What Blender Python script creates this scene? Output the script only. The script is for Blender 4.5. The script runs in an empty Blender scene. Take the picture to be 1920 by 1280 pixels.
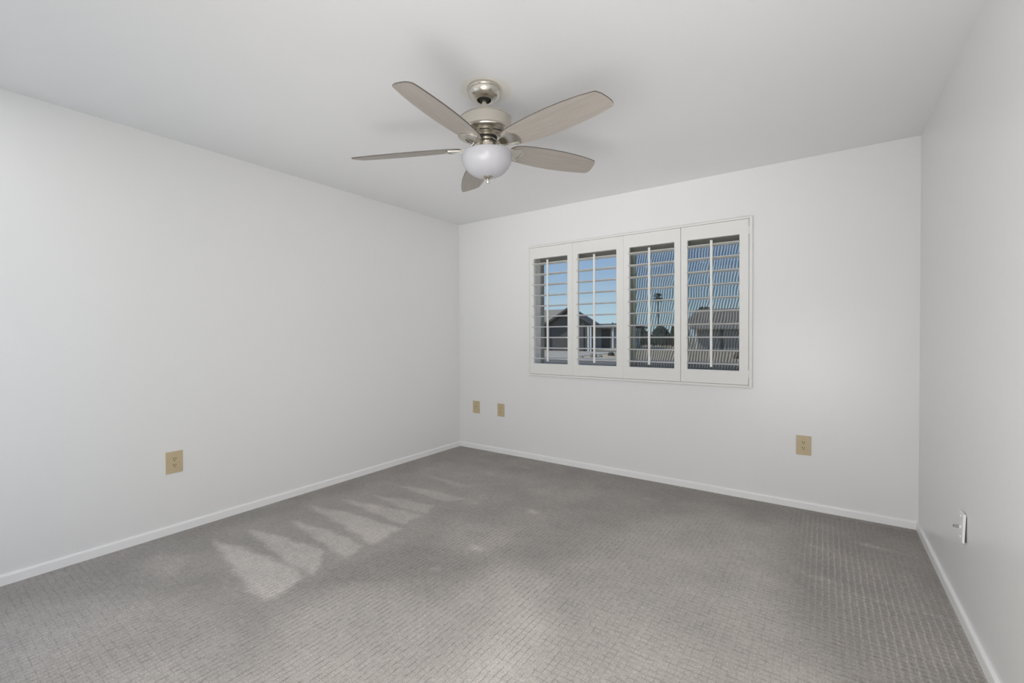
import bpy, bmesh, math, random
import numpy as np
from mathutils import Vector, Matrix, Euler

S = bpy.context.scene
COL = S.collection
R = math.radians

# ------------------------------------------------------------------ camera
cam_data = bpy.data.cameras.new('camera')
cam = bpy.data.objects.new('camera', cam_data)
COL.objects.link(cam)
cam_data.sensor_width = 36.0
cam_data.lens = 36.0 * 833.53 / 1920.0
cam_data.clip_start = 0.02
cam_data.clip_end = 600
CAM_R = Vector((0.8186127, 0.5743302, -0.00424927))
CAM_U = Vector((-0.00394566, 0.01302184, 0.99990743))
CAM_F = Vector((-0.57433237, 0.81852016, -0.01292596))
m = Matrix((CAM_R, CAM_U, -CAM_F)).transposed().to_4x4()
m.translation = Vector((3.3084, -3.70265, 1.21761))
cam.matrix_world = m
S.camera = cam

# ------------------------------------------------------------------ exposure
S.view_settings.view_transform = 'Standard'
S.view_settings.look = 'None'
S.view_settings.exposure = 0.0
S.view_settings.gamma = 1.0
S.view_settings.use_curve_mapping = False

# ------------------------------------------------------------------ sky
world = bpy.data.worlds.new('sky')
S.world = world
world.use_nodes = True
wn, wl = world.node_tree.nodes, world.node_tree.links
wn.clear()
w_out = wn.new('ShaderNodeOutputWorld')
w_bg = wn.new('ShaderNodeBackground')
w_tc = wn.new('ShaderNodeTexCoord')
w_sep = wn.new('ShaderNodeSeparateXYZ')
w_ramp = wn.new('ShaderNodeValToRGB')
w_map = wn.new('ShaderNodeMapping')
w_noise = wn.new('ShaderNodeTexNoise')
w_nr = wn.new('ShaderNodeMapRange')
w_mix = wn.new('ShaderNodeMixRGB')
wl.new(w_tc.outputs['Generated'], w_sep.inputs[0])
wl.new(w_sep.outputs['Z'], w_ramp.inputs[0])
el = w_ramp.color_ramp.elements
el[0].position = 0.0
el[0].color = (0.56, 0.72, 0.82, 1)
el[1].position = 1.0
el[1].color = (0.08, 0.16, 0.42, 1)
for pos_, c_ in ((0.05, (0.50, 0.68, 0.82, 1)), (0.12, (0.38, 0.54, 0.76, 1)), (0.22, (0.28, 0.42, 0.70, 1))):
    e_ = el.new(pos_)
    e_.color = c_
w_map.inputs['Scale'].default_value = (1.5, 1.5, 22.0)
w_noise.inputs['Scale'].default_value = 2.2
w_noise.inputs['Detail'].default_value = 5
wl.new(w_tc.outputs['Generated'], w_map.inputs['Vector'])
wl.new(w_map.outputs[0], w_noise.inputs['Vector'])
w_nr.inputs['From Min'].default_value = 0.52
w_nr.inputs['From Max'].default_value = 0.8
w_nr.inputs['To Max'].default_value = 0.30
wl.new(w_noise.outputs['Fac'], w_nr.inputs['Value'])
wl.new(w_nr.outputs[0], w_mix.inputs['Fac'])
wl.new(w_ramp.outputs[0], w_mix.inputs['Color1'])
w_mix.inputs['Color2'].default_value = (0.62, 0.70, 0.80, 1)
wl.new(w_mix.outputs[0], w_bg.inputs['Color'])
w_bg.inputs['Strength'].default_value = 1.0
wl.new(w_bg.outputs[0], w_out.inputs['Surface'])

# ------------------------------------------------------------------ sun and large lamps
sun_d = bpy.data.lights.new('sun', 'SUN')
sun_d.energy = 3.4
sun_d.angle = R(0.6)
sun_d.color = (1.0, 0.95, 0.86)
sun = bpy.data.objects.new('sun', sun_d)
COL.objects.link(sun)
sun.rotation_euler = Vector((0.68, 0.32, -0.66)).to_track_quat('-Z', 'Y').to_euler()
sun.location = (-10, -5, 14)


def area_lamp(name, loc, aim, sx, sy, power, color=(1, 1, 1), spread=180):
    d = bpy.data.lights.new(name, 'AREA')
    d.shape = 'RECTANGLE'
    d.size, d.size_y = sx, sy
    d.energy = power
    d.color = color
    d.spread = R(spread)
    o = bpy.data.objects.new(name, d)
    COL.objects.link(o)
    o.location = loc
    o.rotation_euler = (Vector(aim) - Vector(loc)).to_track_quat('-Z', 'Y').to_euler()
    return o


# fill lamps added behind the camera to act like bounced flash and even brightness
area_lamp('far_fill_lamp', (2.0, -3.88, 1.0), (1.7, -0.1, 2.40), 2.6, 1.3, 3.6, (1.0, 0.99, 0.975), 35)
area_lamp('far_right_fill_lamp', (1.8, -3.86, 0.9), (2.9, -0.6, 2.44), 2.6, 1.3, 0.9, (1.0, 0.99, 0.975), 60)
area_lamp('left_fill_lamp', (2.2, -3.85, 0.5), (0.9, -2.4, 2.44), 1.2, 0.6, 1.3, (1.0, 0.99, 0.985), 60)
area_lamp('left_wash_lamp', (3.2, -3.9, 1.4), (0.2, -0.6, 1.4), 0.9, 0.9, 3.0, (1.0, 0.985, 0.965), 60)
area_lamp('near_left_lamp', (3.3, -3.9, 1.5), (0.0, -3.2, 1.4), 0.6, 0.6, 0.7, (1.0, 0.99, 0.975), 60)
area_lamp('low_soft_lamp', (2.55, -3.95, 0.75), (1.9, 0.0, 0.9), 2.3, 1.25, 44.0, (1.0, 0.985, 0.965))
area_lamp('rear_fill_lamp', (1.9, -3.75, 2.43), (1.9, -3.75, 0), 3.2, 0.35, 11.5, (1.0, 0.985, 0.965))
area_lamp('right_wash_lamp', (1.2, -3.85, 1.3), (3.79, -2.6, 1.6), 0.8, 1.2, 5.6, (1.0, 0.985, 0.955), 80)

# ------------------------------------------------------------------ helpers


def mat(name, color, rough=0.6, metal=0.0, spec=0.5):
    mt = bpy.data.materials.new(name)
    mt.use_nodes = True
    b = mt.node_tree.nodes['Principled BSDF']
    b.inputs['Base Color'].default_value = (*color, 1)
    b.inputs['Roughness'].default_value = rough
    b.inputs['Metallic'].default_value = metal
    b.inputs['Specular IOR Level'].default_value = spec
    return mt


def nodes_of(mt):
    return mt.node_tree.nodes, mt.node_tree.links, mt.node_tree.nodes['Principled BSDF']


def noise_tint(mt, c1, c2, scale, detail=4, stretch=(1, 1, 1), lo=0.35, hi=0.65, bump=0.0, bscale=None, bdist=0.01):
    """Blend two colours of the thing itself with object-space noise, optional bump."""
    n, l, b = nodes_of(mt)
    tc = n.new('ShaderNodeTexCoord')
    mp = n.new('ShaderNodeMapping')
    mp.inputs['Scale'].default_value = stretch
    l.new(tc.outputs['Object'], mp.inputs['Vector'])
    nz = n.new('ShaderNodeTexNoise')
    nz.inputs['Scale'].default_value = scale
    nz.inputs['Detail'].default_value = detail
    l.new(mp.outputs[0], nz.inputs['Vector'])
    mr = n.new('ShaderNodeMapRange')
    mr.inputs['From Min'].default_value = lo
    mr.inputs['From Max'].default_value = hi
    l.new(nz.outputs['Fac'], mr.inputs['Value'])
    mx = n.new('ShaderNodeMixRGB')
    mx.inputs['Color1'].default_value = (*c1, 1)
    mx.inputs['Color2'].default_value = (*c2, 1)
    l.new(mr.outputs[0], mx.inputs['Fac'])
    l.new(mx.outputs[0], b.inputs['Base Color'])
    if bump:
        nz2 = n.new('ShaderNodeTexNoise')
        nz2.inputs['Scale'].default_value = bscale or scale
        nz2.inputs['Detail'].default_value = 3
        l.new(mp.outputs[0], nz2.inputs['Vector'])
        bp = n.new('ShaderNodeBump')
        bp.inputs['Strength'].default_value = bump
        bp.inputs['Distance'].default_value = bdist
        l.new(nz2.outputs['Fac'], bp.inputs['Height'])
        l.new(bp.outputs[0], b.inputs['Normal'])
    return mt


def obj(name, bm, material=None, parent=None, smooth=False, loc=None):
    me = bpy.data.meshes.new(name)
    bmesh.ops.recalc_face_normals(bm, faces=bm.faces[:])
    bm.to_mesh(me)
    bm.free()
    if material:
        for mm in (material if isinstance(material, (list, tuple)) else [material]):
            me.materials.append(mm)
    if smooth:
        for p in me.polygons:
            p.use_smooth = True
        me.set_sharp_from_angle(angle=R(32))
    o = bpy.data.objects.new(name, me)
    COL.objects.link(o)
    if parent:
        o.parent = parent
    if loc:
        o.location = loc
    return o


def struct(name, bm, material, parent=None, smooth=False):
    o = obj(name, bm, material, parent, smooth)
    if not parent:
        o['kind'] = 'structure'
    return o


def thing(name, label, cat, loc=(0, 0, 0), rot=(0, 0, 0), group=None):
    o = bpy.data.objects.new(name, None)
    o.empty_display_size = 0.05
    COL.objects.link(o)
    o.location = loc
    o.rotation_euler = rot
    tag(o, label, cat, group)
    return o


def tag(o, label, cat, group=None):
    o['label'] = label
    o['category'] = cat
    if group:
        o['group'] = group
    return o


def box(bm, x0, x1, y0, y1, z0, z1, bevel=0.0, seg=2):
    r = bmesh.ops.create_cube(bm, size=1.0)
    vs = r['verts']
    for v in vs:
        v.co = Vector(((x0 + x1) / 2 + v.co.x * (x1 - x0), (y0 + y1) / 2 + v.co.y * (y1 - y0), (z0 + z1) / 2 + v.co.z * (z1 - z0)))
    if bevel:
        es = list({e for v in vs for e in v.link_edges})
        bmesh.ops.bevel(bm, geom=es, offset=bevel, segments=seg, affect='EDGES', profile=0.5)
    return bm


def prism(bm, pts, axis, a, b):
    """Extrude polygon pts (2-D) along an axis between a and b."""
    def mk(p, t):
        if axis == 'x':
            return (t, p[0], p[1])
        if axis == 'y':
            return (p[0], t, p[1])
        return (p[0], p[1], t)
    va = [bm.verts.new(mk(p, a)) for p in pts]
    vb = [bm.verts.new(mk(p, b)) for p in pts]
    n = len(pts)
    bm.faces.new(va)
    bm.faces.new(vb[::-1])
    for i in range(n):
        bm.faces.new((va[i], va[(i + 1) % n], vb[(i + 1) % n], vb[i]))
    return bm


def lathe(bm, prof, seg=64, cap_top=False, cap_bot=False):
    rings = []
    for r, z in prof:
        if r < 1e-6:
            rings.append([bm.verts.new((0, 0, z))])
        else:
            rings.append([bm.verts.new((r * math.cos(2 * math.pi * i / seg), r * math.sin(2 * math.pi * i / seg), z)) for i in range(seg)])
    for a, b in zip(rings, rings[1:]):
        for i in range(seg):
            j = (i + 1) % seg
            if len(a) == 1 and len(b) == 1:
                continue
            if len(a) == 1:
                bm.faces.new((a[0], b[i], b[j]))
            elif len(b) == 1:
                bm.faces.new((a[i], a[j], b[0]))
            else:
                bm.faces.new((a[i], a[j], b[j], b[i]))
    if cap_top and len(rings[0]) > 1:
        bm.faces.new(rings[0])
    if cap_bot and len(rings[-1]) > 1:
        bm.faces.new(rings[-1])
    return bm


def tube(bm, pts, radii, seg=10):
    pts = [Vector(p) for p in pts]
    if not hasattr(radii, '__len__'):
        radii = [radii] * len(pts)
    rings = []
    for i, p in enumerate(pts):
        t = (pts[min(i + 1, len(pts) - 1)] - pts[max(i - 1, 0)]).normalized()
        ref = Vector((0, 0, 1)) if abs(t.z) < 0.9 else Vector((1, 0, 0))
        u = t.cross(ref).normalized()
        v = t.cross(u)
        rings.append([bm.verts.new(p + (u * math.cos(2 * math.pi * k / seg) + v * math.sin(2 * math.pi * k / seg)) * radii[i]) for k in range(seg)])
    for a, b in zip(rings, rings[1:]):
        for k in range(seg):
            bm.faces.new((a[k], a[(k + 1) % seg], b[(k + 1) % seg], b[k]))
    bm.faces.new(rings[0])
    bm.faces.new(rings[-1][::-1])
    return bm


def disc(bm, cx, cy, r, y0, y1, seg=24, axis='y', cz=0):
    pts = [(cx + r * math.cos(2 * math.pi * k / seg), cy + r * math.sin(2 * math.pi * k / seg)) for k in range(seg)]
    return prism(bm, pts, axis, y0, y1)


# ------------------------------------------------------------------ room dimensions
W, D, H = 3.7944, 3.98, 2.44          # width, depth (y from -D to 0), height
OX0, OX1, OZ0, OZ1 = 0.955, 2.845, 0.90, 2.02   # window opening
WT = 0.20

# ------------------------------------------------------------------ room materials
M = {}
M['wall'] = noise_tint(mat('white_wall_paint', (0.80, 0.80, 0.80), 0.30, 0, 0.5), (0.845, 0.845, 0.845), (0.845, 0.845, 0.84), 1.3, bump=0.10, bscale=95, bdist=0.004)
M['trim'] = mat('white_trim_paint', (0.93, 0.93, 0.93), 0.35)
M['shutter'] = mat('white_shutter_paint', (0.82, 0.82, 0.80), 0.38)

mc = M['ceiling'] = mat('white_ceiling_paint', (0.82, 0.82, 0.83), 0.75, 0, 0.25)
n, l, b = nodes_of(mc)
tc = n.new('ShaderNodeTexCoord')
vm = n.new('ShaderNodeVectorMath')
vm.operation = 'DISTANCE'
vm.inputs[1].default_value = (1.920, -1.945, H)
nz = n.new('ShaderNodeTexNoise')
nz.inputs['Scale'].default_value = 9
nz.inputs['Detail'].default_value = 3
l.new(tc.outputs['Object'], nz.inputs['Vector'])
l.new(tc.outputs['Object'], vm.inputs[0])
ad = n.new('ShaderNodeMath')
ad.operation = 'MULTIPLY_ADD'
ad.inputs[1].default_value = 0.035
l.new(nz.outputs['Fac'], ad.inputs[0])
l.new(vm.outputs['Value'], ad.inputs[2])
mr = n.new('ShaderNodeMapRange')           # old paint ring left round the fan canopy
mr.inputs['From Min'].default_value = 0.138
mr.inputs['From Max'].default_value = 0.150
mr.inputs['To Min'].default_value = 1.0
mr.inputs['To Max'].default_value = 0.0
l.new(ad.outputs[0], mr.inputs['Value'])
mx = n.new('ShaderNodeMixRGB')
mx.inputs['Color1'].default_value = (0.90, 0.90, 0.91, 1)
mx.inputs['Color2'].default_value = (0.875, 0.86, 0.82, 1)
l.new(mr.outputs[0], mx.inputs['Fac'])
l.new(mx.outputs[0], b.inputs['Base Color'])
nz2 = n.new('ShaderNodeTexNoise')
nz2.inputs['Scale'].default_value = 70
nz2.inputs['Detail'].default_value = 3
l.new(tc.outputs['Object'], nz2.inputs['Vector'])
ad2 = n.new('ShaderNodeMath')
ad2.operation = 'MULTIPLY_ADD'
ad2.inputs[1].default_value = -0.6
l.new(mr.outputs[0], ad2.inputs[0])
l.new(nz2.outputs['Fac'], ad2.inputs[2])
bp = n.new('ShaderNodeBump')
bp.inputs['Strength'].default_value = 0.10
bp.inputs['Distance'].default_value = 0.004
l.new(ad2.outputs[0], bp.inputs['Height'])
l.new(bp.outputs[0], b.inputs['Normal'])

# carpet: cut-and-loop squares about 24 mm, nap brushed one way or the other by the vacuum
mk = M['carpet'] = mat('grey_beige_carpet', (0.3, 0.28, 0.26), 0.95, 0, 0.1)
n, l, b = nodes_of(mk)
tc = n.new('ShaderNodeTexCoord')
nap = n.new('ShaderNodeVertexColor')
nap.layer_name = 'nap'
sepn = n.new('ShaderNodeSeparateColor')
l.new(nap.outputs['Color'], sepn.inputs[0])


def math_node(op, a=None, bb=None, c=None):
    k = n.new('ShaderNodeMath')
    k.operation = op
    for i, v in enumerate((a, bb, c)):
        if v is None:
            continue
        if isinstance(v, (int, float)):
            k.inputs[i].default_value = v
        else:
            l.new(v, k.inputs[i])
    return k.outputs[0]


warp = n.new('ShaderNodeTexNoise')
warp.inputs['Scale'].default_value = 14
warp.inputs['Detail'].default_value = 4
warp.inputs['Roughness'].default_value = 0.7
l.new(tc.outputs['Object'], warp.inputs['Vector'])
vs_ = n.new('ShaderNodeVectorMath')
vs_.operation = 'SCALE'
vs_.inputs['Scale'].default_value = 0.020
l.new(warp.outputs['Color'], vs_.inputs[0])
va_ = n.new('ShaderNodeVectorMath')
va_.operation = 'ADD'
l.new(tc.outputs['Object'], va_.inputs[0])
l.new(vs_.outputs[0], va_.inputs[1])
sx = n.new('ShaderNodeSeparateXYZ')
l.new(va_.outputs[0], sx.inputs[0])
CELL = 1 / 0.0262


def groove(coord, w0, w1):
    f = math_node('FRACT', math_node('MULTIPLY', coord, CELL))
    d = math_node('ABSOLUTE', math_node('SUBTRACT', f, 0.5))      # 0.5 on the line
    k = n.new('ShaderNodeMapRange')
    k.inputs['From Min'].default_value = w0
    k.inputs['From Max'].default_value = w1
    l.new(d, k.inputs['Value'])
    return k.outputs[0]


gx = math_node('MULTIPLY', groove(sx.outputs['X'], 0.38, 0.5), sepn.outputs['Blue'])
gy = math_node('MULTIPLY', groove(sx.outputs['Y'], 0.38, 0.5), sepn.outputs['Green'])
patchy = n.new('ShaderNodeTexNoise')
patchy.inputs['Scale'].default_value = 24
patchy.inputs['Detail'].default_value = 2
l.new(tc.outputs['Object'], patchy.inputs['Vector'])
pm = n.new('ShaderNodeMapRange')
pm.inputs['From Min'].default_value = 0.36
pm.inputs['From Max'].default_value = 0.62
l.new(patchy.outputs['Fac'], pm.inputs['Value'])
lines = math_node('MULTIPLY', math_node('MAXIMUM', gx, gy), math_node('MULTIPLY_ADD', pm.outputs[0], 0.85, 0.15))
fibre = n.new('ShaderNodeTexNoise')
fibre.inputs['Scale'].default_value = 170
fibre.inputs['Detail'].default_value = 5
fibre.inputs['Roughness'].default_value = 0.9
l.new(tc.outputs['Object'], fibre.inputs['Vector'])
blotch = n.new('ShaderNodeTexNoise')
blotch.inputs['Scale'].default_value = 3.2
blotch.inputs['Detail'].default_value = 6
blotch.inputs['Roughness'].default_value = 0.62
l.new(tc.outputs['Object'], blotch.inputs['Vector'])
# groove shade darkened into the colour; blue and green channels weight each direction
groove_shade = math_node('MULTIPLY', lines, 0.58)
# light ridge tops between the closed rows along the right wall
rid = groove(math_node('ADD', math_node('MULTIPLY_ADD', fibre.outputs['Fac'], 0.010, sx.outputs['X']), 0.006), 0.30, 0.5)
ridge = math_node('MULTIPLY', math_node('MULTIPLY', rid, nap.outputs['Alpha']), math_node('MULTIPLY_ADD', pm.outputs[0], 0.30, 0.16))
val = math_node('MULTIPLY_ADD', sepn.outputs['Red'], 0.66, 0.68)
val = math_node('MULTIPLY', val, math_node('ADD', math_node('SUBTRACT', 1.0, groove_shade), ridge))
val = math_node('MULTIPLY', val, math_node('MULTIPLY_ADD', fibre.outputs['Fac'], 2.3, -0.15))
val = math_node('MULTIPLY', val, math_node('MULTIPLY_ADD', blotch.outputs['Fac'], 0.46, 0.77))
tuft = n.new('ShaderNodeTexNoise')
tuft.inputs['Scale'].default_value = 42
tuft.inputs['Detail'].default_value = 3
tuft.inputs['Roughness'].default_value = 0.7
l.new(tc.outputs['Object'], tuft.inputs['Vector'])
val = math_node('MULTIPLY', val, math_node('MULTIPLY_ADD', tuft.outputs['Fac'], 0.55, 0.725))
colm = n.new('ShaderNodeMixRGB')
colm.inputs['Color1'].default_value = (0.485, 0.468, 0.443, 1)
colm.inputs['Color2'].default_value = (0.512, 0.479, 0.446, 1)
l.new(blotch.outputs['Fac'], colm.inputs['Fac'])
hsv = n.new('ShaderNodeVectorMath')
hsv.operation = 'SCALE'
l.new(colm.outputs[0], hsv.inputs[0])
l.new(val, hsv.inputs['Scale'])
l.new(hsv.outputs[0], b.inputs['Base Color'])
hgt = math_node('SUBTRACT', math_node('MULTIPLY', fibre.outputs['Fac'], 0.9), math_node('MULTIPLY', lines, 0.9))
bp = n.new('ShaderNodeBump')
bp.inputs['Strength'].default_value = 0.5
bp.inputs['Distance'].default_value = 0.006
l.new(hgt, bp.inputs['Height'])
l.new(bp.outputs[0], b.inputs['Normal'])

# ------------------------------------------------------------------ room shell
# carpet nap: polygons brushed lighter by the vacuum (floor metres), darker strips, and small scuffs
LIGHT = [  # (polygon, amount, edge softness)
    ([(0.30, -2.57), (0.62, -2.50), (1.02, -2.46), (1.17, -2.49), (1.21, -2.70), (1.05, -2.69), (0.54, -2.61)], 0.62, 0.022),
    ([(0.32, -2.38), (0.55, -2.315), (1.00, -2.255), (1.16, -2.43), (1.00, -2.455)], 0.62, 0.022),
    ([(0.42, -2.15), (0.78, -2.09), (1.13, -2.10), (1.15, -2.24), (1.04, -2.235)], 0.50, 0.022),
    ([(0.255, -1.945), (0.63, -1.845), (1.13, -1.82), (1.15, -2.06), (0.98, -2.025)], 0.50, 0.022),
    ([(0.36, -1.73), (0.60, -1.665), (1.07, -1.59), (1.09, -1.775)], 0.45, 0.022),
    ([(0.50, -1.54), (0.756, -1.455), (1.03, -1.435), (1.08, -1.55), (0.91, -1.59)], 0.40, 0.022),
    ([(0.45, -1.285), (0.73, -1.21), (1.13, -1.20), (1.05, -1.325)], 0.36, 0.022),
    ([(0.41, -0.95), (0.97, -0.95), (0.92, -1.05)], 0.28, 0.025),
    ([(1.36, -2.74), (1.39, -2.52), (1.56, -2.36), (1.90, -2.18), (1.89, -1.84), (2.20, -1.78), (2.36, -2.16), (2.50, -2.75), (1.70, -2.95)], 0.27, 0.10),
    ([(2.2, -1.16), (2.58, -0.55), (3.08, -0.46), (3.14, -1.19), (3.36, -1.9), (3.2, -3.0), (2.3, -2.8), (2.1, -2.0)], 0.30, 0.14),
    ([(0.30, -3.40), (0.53, -3.12), (0.83, -2.92), (1.30, -2.87), (1.70, -2.95), (2.0, -3.6), (0.6, -3.8)], 0.32, 0.12),
    ([(0.22, -2.80), (0.40, -2.93), (0.60, -2.86), (0.42, -2.73)], 0.22, 0.05),
    ([(1.35, -1.52), (1.75, -1.42), (1.80, -1.75), (1.45, -1.82)], 0.16, 0.08),
    ([(1.25, -0.62), (1.9, -0.55), (1.8, -0.80), (1.3, -0.85)], 0.10, 0.1),
]
DARK = [
    ([(3.15, -0.10), (3.90, -0.02), (3.90, -2.10), (3.50, -1.95), (3.22, -1.35), (3.24, -0.8)], 0.05, 0.08),
    ([(1.23, -2.62), (1.32, -2.45), (1.75, -2.10), (1.80, -1.86), (1.30, -1.90), (1.21, -2.40)], 0.14, 0.05),
    ([(2.30, -2.02), (2.42, -1.40), (2.20, -1.15), (2.05, -1.55), (2.15, -2.0)], 0.10, 0.10),
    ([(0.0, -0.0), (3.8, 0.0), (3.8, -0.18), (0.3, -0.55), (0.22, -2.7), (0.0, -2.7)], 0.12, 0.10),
]
SPOTS = [(1.67, -1.745, 0.055, 0.035, 0.55), (1.66, -1.11, 0.055, 0.03, 0.50), (3.53, -0.44, 0.10, 0.022, 0.42),
         (0.93, -0.62, 0.09, 0.03, 0.22), (0.62, -0.33, 0.08, 0.03, 0.22), (1.22, -1.22, 0.06, 0.03, 0.25),
         (1.66, -2.05, 0.04, 0.02, 0.30), (3.27, -0.62, 0.06, 0.03, 0.22), (3.30, -1.02, 0.10, 0.03, 0.30),
         (1.05, -0.28, 0.10, 0.03, 0.18), (2.25, -0.42, 0.06, 0.03, 0.2), (3.66, -0.78, 0.05, 0.10, 0.18)]


SEAMLINES = [(3.26, -1.085, 3.78, -1.10, 0.16, 0.012), (3.22, -0.085, 3.78, -0.085, -0.14, 0.012), (3.22, -0.11, 3.22, -0.35, 0.08, 0.012)]


def poly_sd(X, Y, poly):
    d = np.full(X.shape, 1e9)
    inside = np.zeros(X.shape, bool)
    k = len(poly)
    for i in range(k):
        x0, y0 = poly[i]
        x1, y1 = poly[(i + 1) % k]
        ex, ey = x1 - x0, y1 - y0
        t = np.clip(((X - x0) * ex + (Y - y0) * ey) / (ex * ex + ey * ey), 0, 1)
        d = np.minimum(d, np.hypot(X - x0 - t * ex, Y - y0 - t * ey))
        cond = ((y0 > Y) != (y1 > Y))
        with np.errstate(divide='ignore', invalid='ignore'):
            xi = (x1 - x0) * (Y - y0) / (y1 - y0 if y1 != y0 else 1e-9) + x0
        inside ^= cond & (X < xi)
    return np.where(inside, d, -d)


def build_floor():
    st = 0.012
    nx, ny = int(round(W / st)), int(round(D / st))
    xs = np.linspace(0, W, nx + 1)
    ys = np.linspace(-D, 0, ny + 1)
    X, Y = np.meshgrid(xs, ys)
    rng = np.random.RandomState(4)
    Jx = X + 0.010 * np.sin(31 * Y + 9 * X) + rng.normal(0, 0.005, X.shape)
    Jy = Y + 0.007 * np.sin(27 * X - 11 * Y) + rng.normal(0, 0.005, X.shape)
    red = np.full(X.shape, 0.30)
    blue = np.full(X.shape, 0.30)
    green = 0.12 + 0.55 / (1 + np.exp(-(X + 0.35 * Y - 1.6) * 5)) + 0.32 / (1 + np.exp((Y + 2.95) * 9)) * (X < 1.9) * np.clip((1.9 - X) * 2, 0, 1)
    blue += 0.35 * np.exp(-((X - 1.5) / 0.75) ** 2) * (Y < -0.8)
    blue -= 0.2 / (1 + np.exp(-(X - 2.6) * 8))
    sm = lambda t: np.clip(t, 0, 1) ** 2 * (3 - 2 * np.clip(t, 0, 1))
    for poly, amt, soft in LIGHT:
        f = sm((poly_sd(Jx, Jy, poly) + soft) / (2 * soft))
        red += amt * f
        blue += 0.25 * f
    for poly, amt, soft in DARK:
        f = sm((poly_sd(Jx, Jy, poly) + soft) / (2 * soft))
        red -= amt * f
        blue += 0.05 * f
    for cx, cy, a, bb, amt in SPOTS:
        f = np.exp(-(((Jx - cx) / a) ** 2 + ((Jy - cy) / bb) ** 2) * 1.5)
        red += amt * f
    # rows standing open along the right wall: light ridge tops between closed rows
    f = sm((poly_sd(X, Y, DARK[0][0]) + 0.12) / 0.24)
    red -= 0.03 * f
    for (sx0, sy0, sx1, sy1, amt, wd) in SEAMLINES:      # joins and creases in the carpet
        ex, ey = sx1 - sx0, sy1 - sy0
        t = np.clip(((X - sx0) * ex + (Y - sy0) * ey) / (ex * ex + ey * ey), 0, 1)
        dd = np.hypot(X - sx0 - t * ex, Y - sy0 - t * ey)
        red += amt * np.exp(-(dd / wd) ** 2)
    rgba = np.ones((X.size, 4), np.float32)
    rgba[:, 0] = np.clip(red, 0, 1).ravel()
    rgba[:, 3] = (f * (0.55 + 0.45 * np.sin(5 * X + 3 * Y))).ravel()
    rgba[:, 1] = np.clip(green, 0, 1).ravel()
    rgba[:, 2] = np.clip(blue, 0, 1).ravel()
    verts = np.stack([X.ravel(), Y.ravel(), np.zeros(X.size)], 1)
    i = np.arange(nx * ny)
    r_, c_ = i // nx, i % nx
    a = r_ * (nx + 1) + c_
    faces = np.stack([a, a + 1, a + nx + 2, a + nx + 1], 1)
    me = bpy.data.meshes.new('floor')
    me.from_pydata(verts.tolist(), [], faces.tolist())
    at = me.color_attributes.new('nap', 'FLOAT_COLOR', 'POINT')
    at.data.foreach_set('color', rgba.ravel())
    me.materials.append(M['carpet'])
    o = bpy.data.objects.new('floor', me)
    COL.objects.link(o)
    o['kind'] = 'structure'
    return o


build_floor()

bm = bmesh.new(); box(bm, -WT, W + WT, -D - WT, WT, H, H + 0.12); struct('ceiling', bm, M['ceiling'])
bm = bmesh.new(); box(bm, -WT, 0, -D - WT, WT, -0.2, H); struct('wall_left', bm, M['wall'])
bm = bmesh.new(); box(bm, W, W + WT, -D - WT, WT, -0.2, H); struct('wall_right', bm, M['wall'])
bm = bmesh.new()
box(bm, 0, OX0, 0, WT, -0.2, H); box(bm, OX1, W, 0, WT, -0.2, H)
box(bm, OX0, OX1, 0, WT, -0.2, OZ0); box(bm, OX0, OX1, 0, WT, OZ1, H)
struct('wall_back', bm, M['wall'])
bm = bmesh.new()      # wall behind the camera, with the hallway doorway at its left end
box(bm, 0, 0.22, -D - 0.1, -D, -0.2, H); box(bm, 1.02, W, -D - 0.1, -D, -0.2, H); box(bm, 0.22, 1.02, -D - 0.1, -D, 2.08, H)
struct('wall_front', bm, M['wall'])


def baseboard(name, x0, y0, x1, y1, nx, ny):
    """Profile with a rounded top, run from (x0,y0) to (x1,y1); n is the direction into the room."""
    prof = [(0, 0), (0.012, 0), (0.012, 0.042), (0.0105, 0.048), (0.007, 0.052), (0, 0.053)]
    bm_ = bmesh.new()
    a = [bm_.verts.new((x0 + nx * p, y0 + ny * p, z)) for p, z in prof]
    c = [bm_.verts.new((x1 + nx * p, y1 + ny * p, z)) for p, z in prof]
    k = len(prof)
    for i in range(k):
        bm_.faces.new((a[i], a[(i + 1) % k], c[(i + 1) % k], c[i]))
    bm_.faces.new(a); bm_.faces.new(c[::-1])
    return struct(name, bm_, M['trim'])


baseboard('baseboard_left', 0, -D, 0, 0, 1, 0)
baseboard('baseboard_back', 0.0, 0, W, 0, 0, -1)
baseboard('baseboard_right', W, 0, W, -D, -1, 0)

# ------------------------------------------------------------------ window
M['bronze'] = mat('grey_bronze_window_frame', (0.30, 0.295, 0.26), 0.5)
M['stile'] = mat('olive_grey_window_stile', (0.34, 0.36, 0.30), 0.5)
mg = bpy.data.materials.new('window_glass')
mg.use_nodes = True
n, l = mg.node_tree.nodes, mg.node_tree.links
n.clear()
go = n.new('ShaderNodeOutputMaterial'); gm = n.new('ShaderNodeMixShader'); gt = n.new('ShaderNodeBsdfTransparent'); gg = n.new('ShaderNodeBsdfGlossy')
gt.inputs[0].default_value = (0.90, 0.92, 0.91, 1)
gg.inputs['Roughness'].default_value = 0.02
gm.inputs[0].default_value = 0.012
l.new(gt.outputs[0], gm.inputs[1]); l.new(gg.outputs[0], gm.inputs[2]); l.new(gm.outputs[0], go.inputs['Surface'])
M['glass'] = mg

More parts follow.
